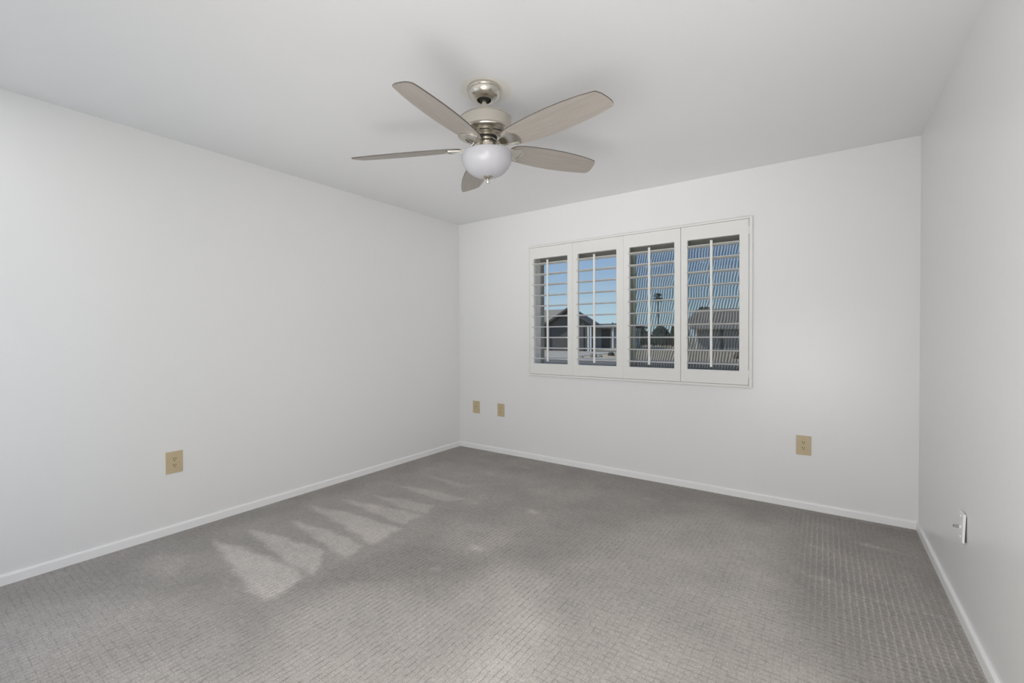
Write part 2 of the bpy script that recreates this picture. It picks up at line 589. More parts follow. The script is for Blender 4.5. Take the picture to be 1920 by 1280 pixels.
ms = bpy.data.materials.new('dark_woven_screen')
ms.use_nodes = True
n, l = ms.node_tree.nodes, ms.node_tree.links
n.clear()
so = n.new('ShaderNodeOutputMaterial'); sm_ = n.new('ShaderNodeMixShader'); st_ = n.new('ShaderNodeBsdfTransparent'); sd_ = n.new('ShaderNodeBsdfDiffuse')
sd_.inputs[0].default_value = (0.20, 0.205, 0.21, 1)
tc = n.new('ShaderNodeTexCoord')
sx = n.new('ShaderNodeSeparateXYZ')
nw = n.new('ShaderNodeTexNoise')
nw.inputs['Scale'].default_value = 7.0
nw.inputs['Detail'].default_value = 1.5
l.new(tc.outputs['Object'], nw.inputs['Vector'])
l.new(tc.outputs['Object'], sx.inputs[0])
wob = math_node('MULTIPLY', math_node('SUBTRACT', nw.outputs['Fac'], 0.5), 0.035)
cx_ = math_node('ADD', math_node('MULTIPLY_ADD', sx.outputs['Z'], -0.16, sx.outputs['X']), wob)
wx = math_node('SINE', math_node('MULTIPLY', cx_, 2 * math.pi / 0.0215))
wz = math_node('SINE', math_node('MULTIPLY', sx.outputs['Z'], 2 * math.pi / 0.0105))
tx = math_node('MULTIPLY_ADD', wx, 0.5, 0.5)
tz = math_node('MULTIPLY_ADD', wz, 0.5, 0.5)
thr = math_node('ADD', math_node('MULTIPLY', tx, 0.52), math_node('MULTIPLY', tz, 0.14))
fac = math_node('ADD', thr, 0.0)
l.new(fac, sm_.inputs[0]); l.new(st_.outputs[0], sm_.inputs[1]); l.new(sd_.outputs[0], sm_.inputs[2]); l.new(sm_.outputs[0], so.inputs['Surface'])
M['screen'] = ms

win = bpy.data.objects.new('window_1', None)
COL.objects.link(win)
win.location = ((OX0 + OX1) / 2, 0.15, OZ0)
win['kind'] = 'structure'
WO = Vector(win.location)


def wbox(x0, x1, y0, y1, z0, z1, bv=0.0):
    return box(bmesh.new(), x0 - WO.x, x1 - WO.x, y0 - WO.y, y1 - WO.y, z0 - WO.z, z1 - WO.z, bv)


def add_wbox(bm_, x0, x1, y0, y1, z0, z1, bv=0.0):
    return box(bm_, x0 - WO.x, x1 - WO.x, y0 - WO.y, y1 - WO.y, z0 - WO.z, z1 - WO.z, bv)


bm = bmesh.new()
add_wbox(bm, OX0, OX0 + 0.020, 0.148, 0.199, OZ0, OZ1); add_wbox(bm, OX1 - 0.033, OX1, 0.148, 0.199, OZ0, OZ1)
add_wbox(bm, OX0 + 0.020, OX1 - 0.033, 0.148, 0.199, 1.935, OZ1); add_wbox(bm, OX0 + 0.020, OX1 - 0.033, 0.148, 0.199, OZ0, 0.944)
obj('window_frame', bm, M['bronze'], win)
bm = bmesh.new()      # pale track lips in the reveal at the left jamb
add_wbox(bm, OX0 + 0.0005, OX0 + 0.004, 0.054, 0.085, OZ0 + 0.002, OZ1 - 0.002); add_wbox(bm, OX0 + 0.0005, OX0 + 0.007, 0.090, 0.118, OZ0 + 0.002, OZ1 - 0.002)
add_wbox(bm, OX0 + 0.0005, OX0 + 0.010, 0.128, 0.146, OZ0 + 0.002, OZ1 - 0.002)
obj('jamb_track', bm, mat('cream_jamb_vinyl', (0.80, 0.76, 0.69), 0.5), win)
bm = bmesh.new()
add_wbox(bm, 1.884, 1.908, 0.140, 0.172, 0.944, 1.935, 0.003); add_wbox(bm, 1.902, 1.934, 0.160, 0.188, 0.944, 1.935, 0.003)
obj('meeting_stile', bm, M['stile'], win)
for gx0, gx1, gy0 in ((0.975, 1.890, 0.158), (1.925, 2.812, 0.172)):
    obj('glass_pane', wbox(gx0, gx1, gy0, gy0 + 0.003, 0.944, 1.935), M['glass'], win)
obj('screen_mesh', wbox(1.928, 2.812, 0.192, 0.1925, 0.944, 1.935), M['screen'], win)

# ------------------------------------------------------------------ plantation shutters
sh = thing('plantation_shutter', 'white plantation shutters with four louvered panels filling the window', 'shutters', (1.902, -0.01, 0.8275))
SO = Vector(sh.location)
FX0, FX1, FZ0, FZ1 = 0.925, 2.8795, 0.8275, 2.088
PX0, PX1, PZ0, PZ1 = 0.9434, 2.8552, 0.8457, 2.0700
SEAMS = [0.9434, 1.4115, 1.8970, 2.3720, 2.8552]
OPEN = [(0.990, 1.358), (1.465, 1.834), (1.950, 2.322), (2.424, 2.792)]
LZ0, LZ1 = 0.949, 1.963


def sbox(bm_, x0, x1, y0, y1, z0, z1, bv=0.0):
    return box(bm_, x0 - SO.x, x1 - SO.x, y0 - SO.y, y1 - SO.y, z0 - SO.z, z1 - SO.z, bv)


bm = bmesh.new()
fy0, fy1 = -0.027, 0.0
sbox(bm, FX0, PX0 - 0.0008, fy0, fy1, FZ0, FZ1, 0.002); sbox(bm, PX1 + 0.0016, FX1, fy0, fy1, FZ0, FZ1, 0.002)
sbox(bm, PX0 - 0.002, PX1 + 0.002, fy0, fy1, FZ0, PZ0 - 0.0022, 0.002); sbox(bm, PX0 - 0.002, PX1 + 0.002, fy0, fy1, PZ1 + 0.0022, FZ1, 0.002)
# return of the frame into the opening
sbox(bm, OX0, PX0 + 0.024, 0.012, 0.05, OZ0 + 0.001, OZ1 - 0.001); sbox(bm, OX1 - 0.014, OX1, 0.012, 0.05, OZ0 + 0.001, OZ1 - 0.001)
obj('shutter_frame', bm, M['shutter'], sh)

LOUV_N = 10
ELL = [(0.057 * math.cos(t), 0.0062 * math.sin(t)) for t in [2 * math.pi * k / 28 for k in range(28)]]
hinge_me = None
for pi_, (a0, a1) in enumerate(OPEN):
    g0 = 0.0016 if pi_ in (1, 3) else 0.0008
    gl, gr = (0.0006, 0.0005, 0.0003, 0.0014, 0.0006)[pi_], (0.0006, 0.0005, 0.0003, 0.0014, 0.0006)[pi_ + 1]
    x0, x1 = SEAMS[pi_] + gl, SEAMS[pi_ + 1] - gr
    bm = bmesh.new()
    y0, y1 = -0.025, 0.004
    sbox(bm, x0, a0, y0, y1, PZ0, PZ1, 0.0012); sbox(bm, a1, x1, y0, y1, PZ0, PZ1, 0.0012)
    sbox(bm, a0 - 0.001, a1 + 0.001, y0, y1, PZ0, LZ0, 0.0008); sbox(bm, a0 - 0.001, a1 + 0.001, y0, y1, LZ1, PZ1, 0.0008)
    pn = obj('shutter_panel', bm, M['shutter'], sh)
    for k in range(LOUV_N):
        z = 0.997 + k * 0.1013
        bm = bmesh.new()
        prism(bm, [(p[0] - 0.0105 - SO.y, p[1] + z - SO.z) for p in ELL], 'x', a0 + 0.001 - SO.x, a1 - 0.001 - SO.x)
        obj('louver', bm, M['shutter'], pn, smooth=False)
    bm = bmesh.new()
    xm = (a0 + a1) / 2
    sbox(bm, xm - 0.009, xm + 0.009, -0.080, -0.0685, 0.975, 1.934, 0.0025)
    obj('tilt_rod', bm, M['shutter'], pn)
# hinges on the outer stiles of the frame
for hz in (0.93, 1.985):
    for hx in (PX0 - 0.0002, PX1 + 0.0006):
        bm = bmesh.new()
        sbox(bm, hx - 0.0022, hx + 0.0022, -0.0295, -0.0255, hz - 0.028, hz + 0.028, 0.0008)
        obj('hinge', bm, M['shutter'], sh)

# ------------------------------------------------------------------ outlets and wall plates
M['almond'] = noise_tint(mat('tan_plastic', (0.46, 0.36, 0.19), 0.4), (0.57, 0.47, 0.30), (0.60, 0.49, 0.305), 30)
M['slot'] = mat('dark_slot', (0.03, 0.024, 0.015), 0.7)
M['whiteplastic'] = mat('white_plastic', (0.86, 0.86, 0.85), 0.3)
M['steel'] = mat('grey_steel_thread', (0.35, 0.35, 0.35), 0.4, 0.9)
M['darkgap'] = mat('dark_gap_shade', (0.07, 0.07, 0.07), 0.8)


def plate_bm(w, h, t):
    """Cover plate in local axes: x across, z up, -y into the room; soft rounded rim."""
    bm_ = bmesh.new()
    box(bm_, -w / 2, w / 2, -t, 0, -h / 2, h / 2)
    es = [e for e in bm_.edges if all(v.co.y < -t * 0.5 for v in e.verts)]
    bmesh.ops.bevel(bm_, geom=es, offset=min(0.0035, t * 0.7), segments=3, affect='EDGES', profile=0.6)
    return bm_


def round_shape(w, h, seg=10):
    """Receptacle face outline: circle flattened at top and bottom."""
    pts = []
    for k in range(36):
        t = 2 * math.pi * k / 36
        pts.append((w / 2 * math.cos(t), max(-h / 2, min(h / 2, w / 2 * math.sin(t)))))
    return pts


def outlet(label, loc, rotz, w=0.088, h=0.134):
    t = thing('electrical_outlet', label, 'outlet', loc, (0, 0, rotz), 'tan electrical outlets')
    th = 0.006
    obj('cover_plate', plate_bm(w, h, th), M['almond'], t)
    for s in (1, -1):
        bm_ = bmesh.new()
        prism(bm_, [(p[0], p[1] + s * 0.0195) for p in round_shape(0.034, 0.028)], 'y', -th - 0.002, -th + 0.001)
        rc = obj('receptacle', bm_, M['almond'], t)
        for sxx, hh in ((-0.0063, 0.010), (0.0063, 0.0085)):
            bm_ = bmesh.new()
            box(bm_, sxx - 0.0016, sxx + 0.0016, -th - 0.0025, -th, s * 0.0195 + 0.004 - hh / 2, s * 0.0195 + 0.004 + hh / 2)
            obj('slot', bm_, M['slot'], rc)
        bm_ = bmesh.new()
        disc(bm_, 0, s * 0.0195 - 0.0075, 0.003, -th - 0.0025, -th, 14)
        obj('ground_hole', bm_, M['slot'], rc)
    bm_ = bmesh.new()
    disc(bm_, 0, 0, 0.0032, -th - 0.0015, -th + 0.001, 14)
    obj('screw', bm_, M['almond'], t)
    return t


outlet('tan duplex outlet low on the left wall', (0, -2.655, 0.441), R(90))
outlet('tan duplex outlet below and right of the shuttered window', (3.195, 0, 0.4445), 0)
outlet('tan duplex outlet on the back wall, right one of the pair near the corner', (0.568, 0, 0.4475), 0, 0.088, 0.134)

jp = thing('wall_jack_plate', 'tan jack plate with offset socket, nearest the left corner', 'wall plate', (0.238, 0, 0.4505), (0, 0, 0))
obj('cover_plate', plate_bm(0.094, 0.132, 0.006), M['almond'], jp)
bm = bmesh.new(); box(bm, -0.034, 0.012, -0.0075, -0.004, -0.024, 0.016, 0.001); ins = obj('jack_insert', bm, M['almond'], jp)
for jx, jz, jw, jh in ((0.003, 0.006, 0.006, 0.010), (-0.019, 0.005, 0.0035, 0.008), (0.003, -0.013, 0.0035, 0.005), (-0.019, -0.013, 0.0035, 0.005)):
    bm = bmesh.new(); box(bm, jx - jw / 2, jx + jw / 2, -0.0085, -0.006, jz - jh / 2, jz + jh / 2)
    obj('socket_hole', bm, M['slot'], ins)

# white coax plate on the right wall (its local -y looks into the room)
cp = thing('cable_wall_plate', 'white wall plate with protruding cable connector, loose on the right wall', 'wall plate', (W, -1.098, 0.4095), (0, 0, R(-90)))
bm = bmesh.new()
prism(bm, [(-0.0020, 0.060), (-0.0095, 0.0595), (-0.0110, 0.057), (-0.0135, -0.057), (-0.0122, -0.0595), (-0.0065, -0.060)], 'x', -0.035, 0.035)
bmesh.ops.bevel(bm, geom=[e for e in bm.edges], offset=0.0008, segments=2, affect='EDGES')
obj('cover_plate', bm, M['whiteplastic'], cp)
bm = bmesh.new(); box(bm, -0.030, 0.034, -0.0060, 0.0, -0.056, 0.050); obj('shadow_gap_box', bm, M['darkgap'], cp)  # dark box put in for the shaded gap behind the loose plate
for sz in (0.043, -0.043):
    bm = bmesh.new(); disc(bm, 0, sz, 0.0042, -0.0155 if sz < 0 else -0.0140, -0.010, 16); obj('screw', bm, M['whiteplastic'], cp)
bm = bmesh.new()
hexp = [(0.0075 * math.cos(R(60 * k)), 0.0075 * math.sin(R(60 * k)) - 0.003) for k in range(6)]
prism(bm, hexp, 'y', -0.0175, -0.011)
cn = obj('coaxial_connector', bm, M['whiteplastic'], cp)
bm = bmesh.new(); disc(bm, 0, -0.003, 0.0052, -0.0345, -0.0175, 18); obj('threaded_barrel', bm, M['steel'], cn)
bm = bmesh.new(); disc(bm, 0, -0.003, 0.0040, -0.0350, -0.0340, 14); obj('barrel_hole', bm, M['slot'], cn)

# ------------------------------------------------------------------ ceiling fan
mn = M['nickel'] = mat('brushed_nickel', (0.66, 0.625, 0.56), 0.26, 1.0)
M['polished'] = mat('polished_nickel', (0.72, 0.69, 0.63), 0.24, 1.0)
n, l, b = nodes_of(mn)
tc = n.new('ShaderNodeTexCoord'); mp = n.new('ShaderNodeMapping'); mp.inputs['Scale'].default_value = (2, 2, 160)
nz = n.new('ShaderNodeTexNoise'); nz.inputs['Scale'].default_value = 6
l.new(tc.outputs['Object'], mp.inputs['Vector']); l.new(mp.outputs[0], nz.inputs['Vector'])
bp = n.new('ShaderNodeBump'); bp.inputs['Strength'].default_value = 0.06; bp.inputs['Distance'].default_value = 0.002
l.new(nz.outputs['Fac'], bp.inputs['Height']); l.new(bp.outputs[0], b.inputs['Normal'])
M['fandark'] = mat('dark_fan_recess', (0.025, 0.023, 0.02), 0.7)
mb = M['blade'] = mat('weathered_greige_wood', (0.35, 0.32, 0.29), 0.5)
noise_tint(mb, (0.375, 0.338, 0.305), (0.455, 0.418, 0.380), 5.0, 6, (1.2, 26, 26), 0.28, 0.72, bump=0.08, bscale=8, bdist=0.002)
M['bladeedge'] = mat('dark_blade_edge', (0.13, 0.115, 0.10), 0.6)
mbw = M['bowl'] = mat('frosted_white_glass', (0.50, 0.50, 0.53), 0.25)
bb_ = mbw.node_tree.nodes['Principled BSDF']
bb_.inputs['Subsurface Weight'].default_value = 0.15
bb_.inputs['Subsurface Radius'].default_value = (0.03, 0.03, 0.03)

FC = Vector((1.928, -1.966, H))
fan = thing('ceiling_fan', 'five-blade brushed nickel ceiling fan with frosted glass bowl light', 'ceiling fan', FC)
bm = bmesh.new()
lathe(bm, [(0.0, 0.0), (0.083, 0.0), (0.0845, -0.004), (0.0845, -0.012), (0.082, -0.0165), (0.0805, -0.0175), (0.0805, -0.0195), (0.0815, -0.020), (0.0800, -0.028), (0.0755, -0.038), (0.067, -0.0475), (0.055, -0.0545), (0.044, -0.0582), (0.0365, -0.0594), (0.0345, -0.058), (0.0345, -0.044)], 72)
cano = obj('canopy', bm, M['nickel'], fan, smooth=True)
bm = bmesh.new(); lathe(bm, [(0, -0.040), (0.0342, -0.044), (0.027, -0.056), (0.0, -0.059)], 40); obj('hanger_ball', bm, M['fandark'], cano, smooth=True)

PIV = -0.050                     # fan tilted about the hanger ball to fit blade-tip pixels in the image
TILT = Euler((0.0421, -0.01765, 0), 'XYZ').to_matrix().to_4x4()
HANG = Matrix.Translation((0, 0, PIV)) @ TILT @ Matrix.Translation((0, 0, -PIV))


def hung(name, bm_, m_, parent=fan, smooth=True, extra=None):
    for v in bm_.verts:
        v.co.x *= KF
        v.co.y *= KF
    o = obj(name, bm_, m_, parent, smooth)
    if parent is fan:
        o.matrix_local = HANG @ (extra or Matrix.Identity(4))
    elif extra:
        o.matrix_local = extra
    return o


KF = 1.0143
ZF = lambda z: 1.2176 + (z - 1.2176) * 1.0143 - H      # heights below are from the floor; hung fan scaled about the camera
bm = bmesh.new(); lathe(bm, [(0.0, -0.044), (0.0125, -0.044), (0.0125, ZF(2.262)), (0, ZF(2.262))], 32); hung('downrod', bm, M['nickel'])
bm = bmesh.new()
lathe(bm, [(0.0, ZF(2.281)), (0.030, ZF(2.281)), (0.110, ZF(2.278)), (0.124, ZF(2.275)), (0.1285, ZF(2.2695)), (0.1295, ZF(2.2665)), (0.1280, ZF(2.2655)), (0.1290, ZF(2.2150)), (0.1330, ZF(2.2100)), (0.1385, ZF(2.2070)), (0.1395, ZF(2.2040)), (0.1375, ZF(2.2000)), (0.1300, ZF(2.1960)),
           (0.112, ZF(2.1905)), (0.090, ZF(2.1870)), (0.068, ZF(2.1850)), (0.0665, ZF(2.1840)), (0.064, ZF(2.1820)), (0.059, ZF(2.1815)), (0.056, ZF(2.1822)), (0.0, ZF(2.1822))], 96)
motor = hung('motor_housing', bm, M['nickel'])
for k in range(10):
    a0 = R(36 * k + 4); a1 = R(36 * k + 30)
    bm = bmesh.new()
    prev = None
    for i in range(13):
        a = a0 + (a1 - a0) * i / 12
        ring = [bm.verts.new((rr * math.cos(a), rr * math.sin(a), zz)) for rr, zz in ((0.0995, ZF(2.1872)), (0.105, ZF(2.1884)), (0.105, ZF(2.193)), (0.0995, ZF(2.192)))]
        if prev:
            for q in range(4):
                bm.faces.new((prev[q], prev[(q + 1) % 4], ring[(q + 1) % 4], ring[q]))
        else:
            bm.faces.new(ring)
        prev = ring
    bm.faces.new(prev[::-1])
    obj('vent_slot', bm, M['fandark'], motor)
bm = bmesh.new(); lathe(bm, [(0.0, ZF(2.183)), (0.0545, ZF(2.183)), (0.0545, ZF(2.1790)), (0.0, ZF(2.1790))], 48); hung('rotor_shadow_ring', bm, M['fandark'])  # dark ring standing for the shade line under the motor pan
bm = bmesh.new(); lathe(bm, [(0.0, ZF(2.180)), (0.046, ZF(2.180)), (0.0465, ZF(2.164)), (0.045, ZF(2.1615)), (0.0, ZF(2.1615))], 48); hung('blade_hub', bm, M['nickel'])
bm = bmesh.new(); lathe(bm, [(0.0, ZF(2.1590)), (0.050, ZF(2.1590)), (0.0555, ZF(2.1570)), (0.0590, ZF(2.1535)), (0.0615, ZF(2.1470)), (0.0625, ZF(2.1400)), (0.0625, ZF(2.1250)), (0.068, ZF(2.115)), (0.082, ZF(2.110)), (0.112, ZF(2.1065)), (0.112, ZF(2.103)), (0.0, ZF(2.103))], 64)
fit_ = hung('light_fitter', bm, M['nickel'])
bm = bmesh.new(); lathe(bm, [(0.0, ZF(2.1625)), (0.052, ZF(2.1625)), (0.0535, ZF(2.1595)), (0.052, ZF(2.158)), (0.0, ZF(2.158))], 48); obj('fitter_shadow_ring', bm, M['fandark'], fit_, True)  # dark ring drawn as the shadow line at the fitter top
bm = bmesh.new()
lathe(bm, [(0.112, ZF(2.107)), (0.119, ZF(2.1085)), (0.1225, ZF(2.105)), (0.1240, ZF(2.094)), (0.1225, ZF(2.078)), (0.1175, ZF(2.060)), (0.1085, ZF(2.042)), (0.095, ZF(2.026)), (0.078, ZF(2.013)), (0.058, ZF(2.0035)), (0.036, ZF(1.998)), (0.018, ZF(1.996)), (0, ZF(1.996))], 80)
hung('glass_bowl', bm, M['bowl'])
bm = bmesh.new()
lathe(bm, [(0.0, ZF(2.000)), (0.028, ZF(1.9985)), (0.0285, ZF(1.9955)), (0.024, ZF(1.9905)), (0.016, ZF(1.986)), (0.0085, ZF(1.983)), (0.0065, ZF(1.980)), (0.0085, ZF(1.977)), (0.0085, ZF(1.970)), (0.0055, ZF(1.965)), (0, ZF(1.9635))], 40)
hung('finial', bm, M['polished'])

# blade outline: s along the blade, t across it
BL = [(0.125, -0.010), (0.127, -0.026), (0.135, -0.041), (0.150, -0.053), (0.185, -0.0625), (0.240, -0.0695), (0.330, -0.0755), (0.420, -0.0765), (0.500, -0.073), (0.580, -0.065), (0.640, -0.0535), (0.6465, -0.0500),
      (0.660, -0.028), (0.6685, 0.000), (0.6735, 0.026), (0.672, 0.042), (0.666, 0.052), (0.656, 0.0575), (0.640, 0.0605), (0.580, 0.0685), (0.500, 0.0755), (0.420, 0.079), (0.330, 0.0775), (0.240, 0.0705), (0.185, 0.0625), (0.150, 0.052), (0.135, 0.040), (0.127, 0.025), (0.125, 0.010)]


def blade_bm():
    bm_ = bmesh.new()
    th = 0.0055
    lo = [bm_.verts.new((s, t, -th / 2)) for s, t in BL]
    hi = [bm_.verts.new((s, t, th / 2)) for s, t in BL]
    f1 = bm_.faces.new(lo); f2 = bm_.faces.new(hi[::-1])
    k = len(BL)
    for i in range(k):
        f = bm_.faces.new((lo[i], lo[(i + 1) % k], hi[(i + 1) % k], hi[i]))
        f.material_index = 1
    return bm_


def iron_bm():
    """Blade iron: short arm from the hub dropping under the blade, flaring straight into a fan-shaped plate with a stepped rim."""
    bm_ = bmesh.new()
    vs = [-1.0, -0.90, -0.885, -0.76, -0.74, -0.4, 0.0, 0.4, 0.74, 0.76, 0.885, 0.90, 1.0]
    vd = [0.0060, 0.0060, 0.0046, 0.0046, 0.0026, 0.0018, 0.0014, 0.0018, 0.0026, 0.0046, 0.0046, 0.0060, 0.0060]
    stn = [(0.042, 0.0125, 0.0385), (0.054, 0.0115, 0.0345), (0.066, 0.0115, 0.0225), (0.079, 0.0125, 0.0085), (0.092, 0.0165, -0.0005)]
    rows = [(None, s_, hw, z, 0.0) for s_, hw, z in stn]
    for u in (0.12, 0.26, 0.42, 0.58, 0.74, 0.875, 0.885, 0.945, 0.955, 1.0):
        rows.append((u, 0.092, 0.0165, -0.0032 - 0.0, u))
    top, bot = [], []
    for u, s_, hw, z, k in rows:
        rt, rb = [], []
        for v, d_ in zip(vs, vd):
            if u is None:
                ss, tt, dd, zz = s_, hw * v, max(d_, 0.004), z
            else:
                s_end = 0.2085 - 0.026 * v * v
                ss = 0.092 + (s_end - 0.092) * u
                hwid = 0.0165 + (0.050 - 0.0165) * min(1.0, (ss - 0.092) / 0.090)
                tt = hwid * v
                dd = d_
                if u > 0.95:
                    dd = max(dd, 0.0060)
                elif u > 0.88:
                    dd = max(dd, 0.0046)
                zz = z
            rt.append(bm_.verts.new((ss, tt, zz)))
            rb.append(bm_.verts.new((ss, tt * 0.992, zz - dd)))
        top.append(rt); bot.append(rb)
    nc = len(vs)
    for a in range(len(rows) - 1):
        for c in range(nc - 1):
            bm_.faces.new((top[a][c], top[a][c + 1], top[a + 1][c + 1], top[a + 1][c]))
            bm_.faces.new((bot[a][c], bot[a + 1][c], bot[a + 1][c + 1], bot[a][c + 1]))
        bm_.faces.new((top[a][0], top[a + 1][0], bot[a + 1][0], bot[a][0]))
        bm_.faces.new((top[a][-1], bot[a][-1], bot[a + 1][-1], top[a + 1][-1]))
    for c in range(nc - 1):
        bm_.faces.new((top[0][c], bot[0][c], bot[0][c + 1], top[0][c + 1]))
        bm_.faces.new((top[-1][c], top[-1][c + 1], bot[-1][c + 1], bot[-1][c]))
    return bm_


ZB = ZF(2.1365)
PITCH = R(14.5)
blade0 = iron0 = None
for k in range(5):
    ang = R(-79.0 + 72 * k)
    rot = Matrix.Rotation(ang, 4, 'Z')
    base = Matrix.Translation((0, 0, ZB)) @ rot @ Matrix.Scale(KF, 4)
    bmx = HANG @ base @ Matrix.Rotation(-PITCH, 4, 'X')
    # the arm is level at the hub and twists to the pitch under the blade
    if blade0 is None:
        blade0 = obj('fan_blade', blade_bm(), [M['blade'], M['bladeedge']], fan)
        ib = iron_bm()
        for v in ib.verts:
            f_ = min(1.0, max(0.0, (v.co.x - 0.050) / 0.045))
            v.co = Matrix.Rotation(-PITCH * f_, 3, 'X') @ v.co
        iron0 = obj('blade_iron', ib, M['polished'], fan, True)
        bo, io = blade0, iron0
    else:
        bo = blade0.copy(); COL.objects.link(bo); bo.parent = fan
        io = iron0.copy(); COL.objects.link(io); io.parent = fan
    bo.matrix_local = bmx
    io.matrix_local = HANG @ base

# ------------------------------------------------------------------ outside
GZ = -0.20  # outside positions below worked out from image pixels at chosen distances
M['sand'] = noise_tint(mat('desert_gravel', (0.40, 0.35, 0.26), 0.95), (0.40, 0.34, 0.24), (0.52, 0.44, 0.32), 1.2, 6, bump=0.3, bscale=12)
M['asphalt'] = noise_tint(mat('asphalt', (0.10, 0.10, 0.105), 0.95), (0.135, 0.122, 0.108), (0.165, 0.150, 0.135), 3)
M['concrete'] = noise_tint(mat('pale_concrete', (0.42, 0.38, 0.33), 0.9), (0.39, 0.355, 0.31), (0.45, 0.41, 0.36), 2)
M['taupe'] = noise_tint(mat('dark_taupe_stucco', (0.10, 0.097, 0.095), 0.95), (0.120, 0.110, 0.100), (0.135, 0.125, 0.114), 2)
M['stucco'] = noise_tint(mat('grey_stucco', (0.22, 0.215, 0.20), 0.95), (0.40, 0.39, 0.37), (0.45, 0.44, 0.41), 2)
M['door'] = mat('dark_garage_door', (0.095, 0.090, 0.086), 0.7)
M['doorgrey'] = mat('grey_garage_door', (0.40, 0.40, 0.405), 0.7)
M['shingle'] = noise_tint(mat('grey_brown_shingle', (0.20, 0.175, 0.15), 0.95), (0.27, 0.24, 0.21), (0.33, 0.29, 0.25), 5)
M['shingledark'] = noise_tint(mat('charcoal_shingle', (0.10, 0.10, 0.095), 0.95), (0.095, 0.093, 0.09), (0.125, 0.12, 0.11), 5)
M['fascia'] = mat('pale_fascia', (0.36, 0.36, 0.35), 0.7)
M['postwhite'] = mat('white_post_paint', (0.80, 0.80, 0.78), 0.6)
M['leaf'] = noise_tint(mat('dusty_green_leaves', (0.035, 0.045, 0.025), 0.9), (0.022, 0.028, 0.017), (0.055, 0.066, 0.036), 3)
M['bark'] = mat('grey_bark', (0.12, 0.10, 0.08), 0.95)
M['rock'] = noise_tint(mat('grey_boulder', (0.22, 0.21, 0.20), 0.95), (0.16, 0.15, 0.14), (0.30, 0.28, 0.26), 3)
M['rockdark'] = noise_tint(mat('dark_lava_rock', (0.06, 0.055, 0.05), 0.95), (0.04, 0.036, 0.034), (0.085, 0.075, 0.07), 4)
M['rust'] = noise_tint(mat('rusty_brown_rock', (0.18, 0.13, 0.10), 0.95), (0.14, 0.11, 0.09), (0.22, 0.15, 0.11), 3)

bm = bmesh.new(); box(bm, -90, 50, 0.3, 200, GZ - 0.3, GZ); struct('trim_ground_desert', bm, M['sand'])
bpy.data.objects['trim_ground_desert'].name = 'desert_ground'
bm = bmesh.new(); box(bm, -70, 45, 7.5, 19.6, GZ - 0.05, GZ + 0.012); struct('street_pavement', bm, M['asphalt'])
bm = bmesh.new(); box(bm, -70, 45, 19.6, 20.5, GZ - 0.05, GZ + 0.10); struct('street_curb', bm, M['concrete'])
bm = bmesh.new(); box(bm, -21.0, -10.2, 20.5, 31.9, GZ - 0.05, GZ + 0.03); struct('driveway_slab', bm, M['concrete'])


def gable_roof(bm_, x0, x1, y0, y1, ze, zr, ridge='x', th=0.18):
    """Roof with real thickness; ridge along x or y."""
    if ridge == 'x':
        ym = (y0 + y1) / 2
        pts = [(y0, ze), (ym, zr), (y1, ze), (y1, ze - th), (ym, zr - th), (y0, ze - th)]
        prism(bm_, pts, 'x', x0, x1)
    else:
        xm = (x0 + x1) / 2
        pts = [(x0, ze), (xm, zr), (x1, ze), (x1, ze - th), (xm, zr - th), (x0, ze - th)]
        prism(bm_, pts, 'y', y0, y1)
    return bm_


# left neighbour: long roof with a garage gable facing the street
hl = thing('neighbor_house', 'dark taupe house with a street-facing gable, seen through the two left shutter panels', 'house', (-18, 36, GZ))
HO = Vector(hl.location)


def hpart(name, bm_, m_, parent, origin, smooth=False):
    bmesh.ops.translate(bm_, verts=bm_.verts[:], vec=-origin)
    return obj(name, bm_, m_, parent, smooth)


bm = bmesh.new(); box(bm, -32, -18.5, 34.6, 42, GZ, 2.55)
prism(bm, [(-17.6, GZ), (-13.38, GZ), (-13.38, 2.15), (-15.49, 3.35), (-17.6, 2.15)], 'y', 32.0, 32.9)
hpart('house_wall', bm, M['taupe'], hl, HO)
bm = bmesh.new(); gable_roof(bm, -33, -18.1, 33.4, 43.4, 2.62, 4.02, 'x'); hpart('roof', bm, M['shingle'], hl, HO)
bm = bmesh.new(); gable_roof(bm, -18.0, -12.78, 31.4, 33.0, 2.14, 3.68, 'y'); hpart('gable_roof', bm, M['shingledark'], hl, HO)
bm = bmesh.new(); box(bm, -17.1, -14.0, 31.93, 32.02, GZ, 1.95); hpart('garage_door', bm, M['door'], hl, HO)
bm = bmesh.new(); box(bm, -17.62, -17.50, 31.85, 32.0, GZ + 0.3, 2.0); hpart('door_trim', bm, M['postwhite'], hl, HO)
for px in (-13.42, -13.18):
    bm = bmesh.new(); box(bm, px - 0.055, px + 0.055, 31.6, 31.72, GZ, 2.0); hpart('porch_post', bm, M['postwhite'], hl, HO)

# middle neighbour: low flat-eaved house
hm = thing('neighbor_house', 'low grey house with pale eave, behind the second shutter panel', 'house', (-14, 42, GZ))
HO = Vector(hm.location)
bm = bmesh.new(); box(bm, -17.0, -13.7, 38.6, 46, GZ, 2.0); hpart('house_wall', bm, M['stucco'], hm, HO)
bm = bmesh.new(); gable_roof(bm, -17.5, -13.2, 37.6, 47, 2.12, 2.5, 'x', 0.14); hpart('roof', bm, M['shingledark'], hm, HO)
bm = bmesh.new(); box(bm, -17.5, -13.2, 37.52, 37.6, 1.98, 2.14); hpart('fascia', bm, M['fascia'], hm, HO)
for dx0, dx1 in ((-15.2, -14.3),):
    bm = bmesh.new(); box(bm, dx0, dx1, 38.5, 38.62, GZ, 1.8); hpart('door', bm, M['door'], hm, HO)
bm = bmesh.new(); box(bm, -13.75, -13.6, 37.7, 37.85, GZ, 2.0); hpart('porch_post', bm, M['postwhite'], hm, HO)

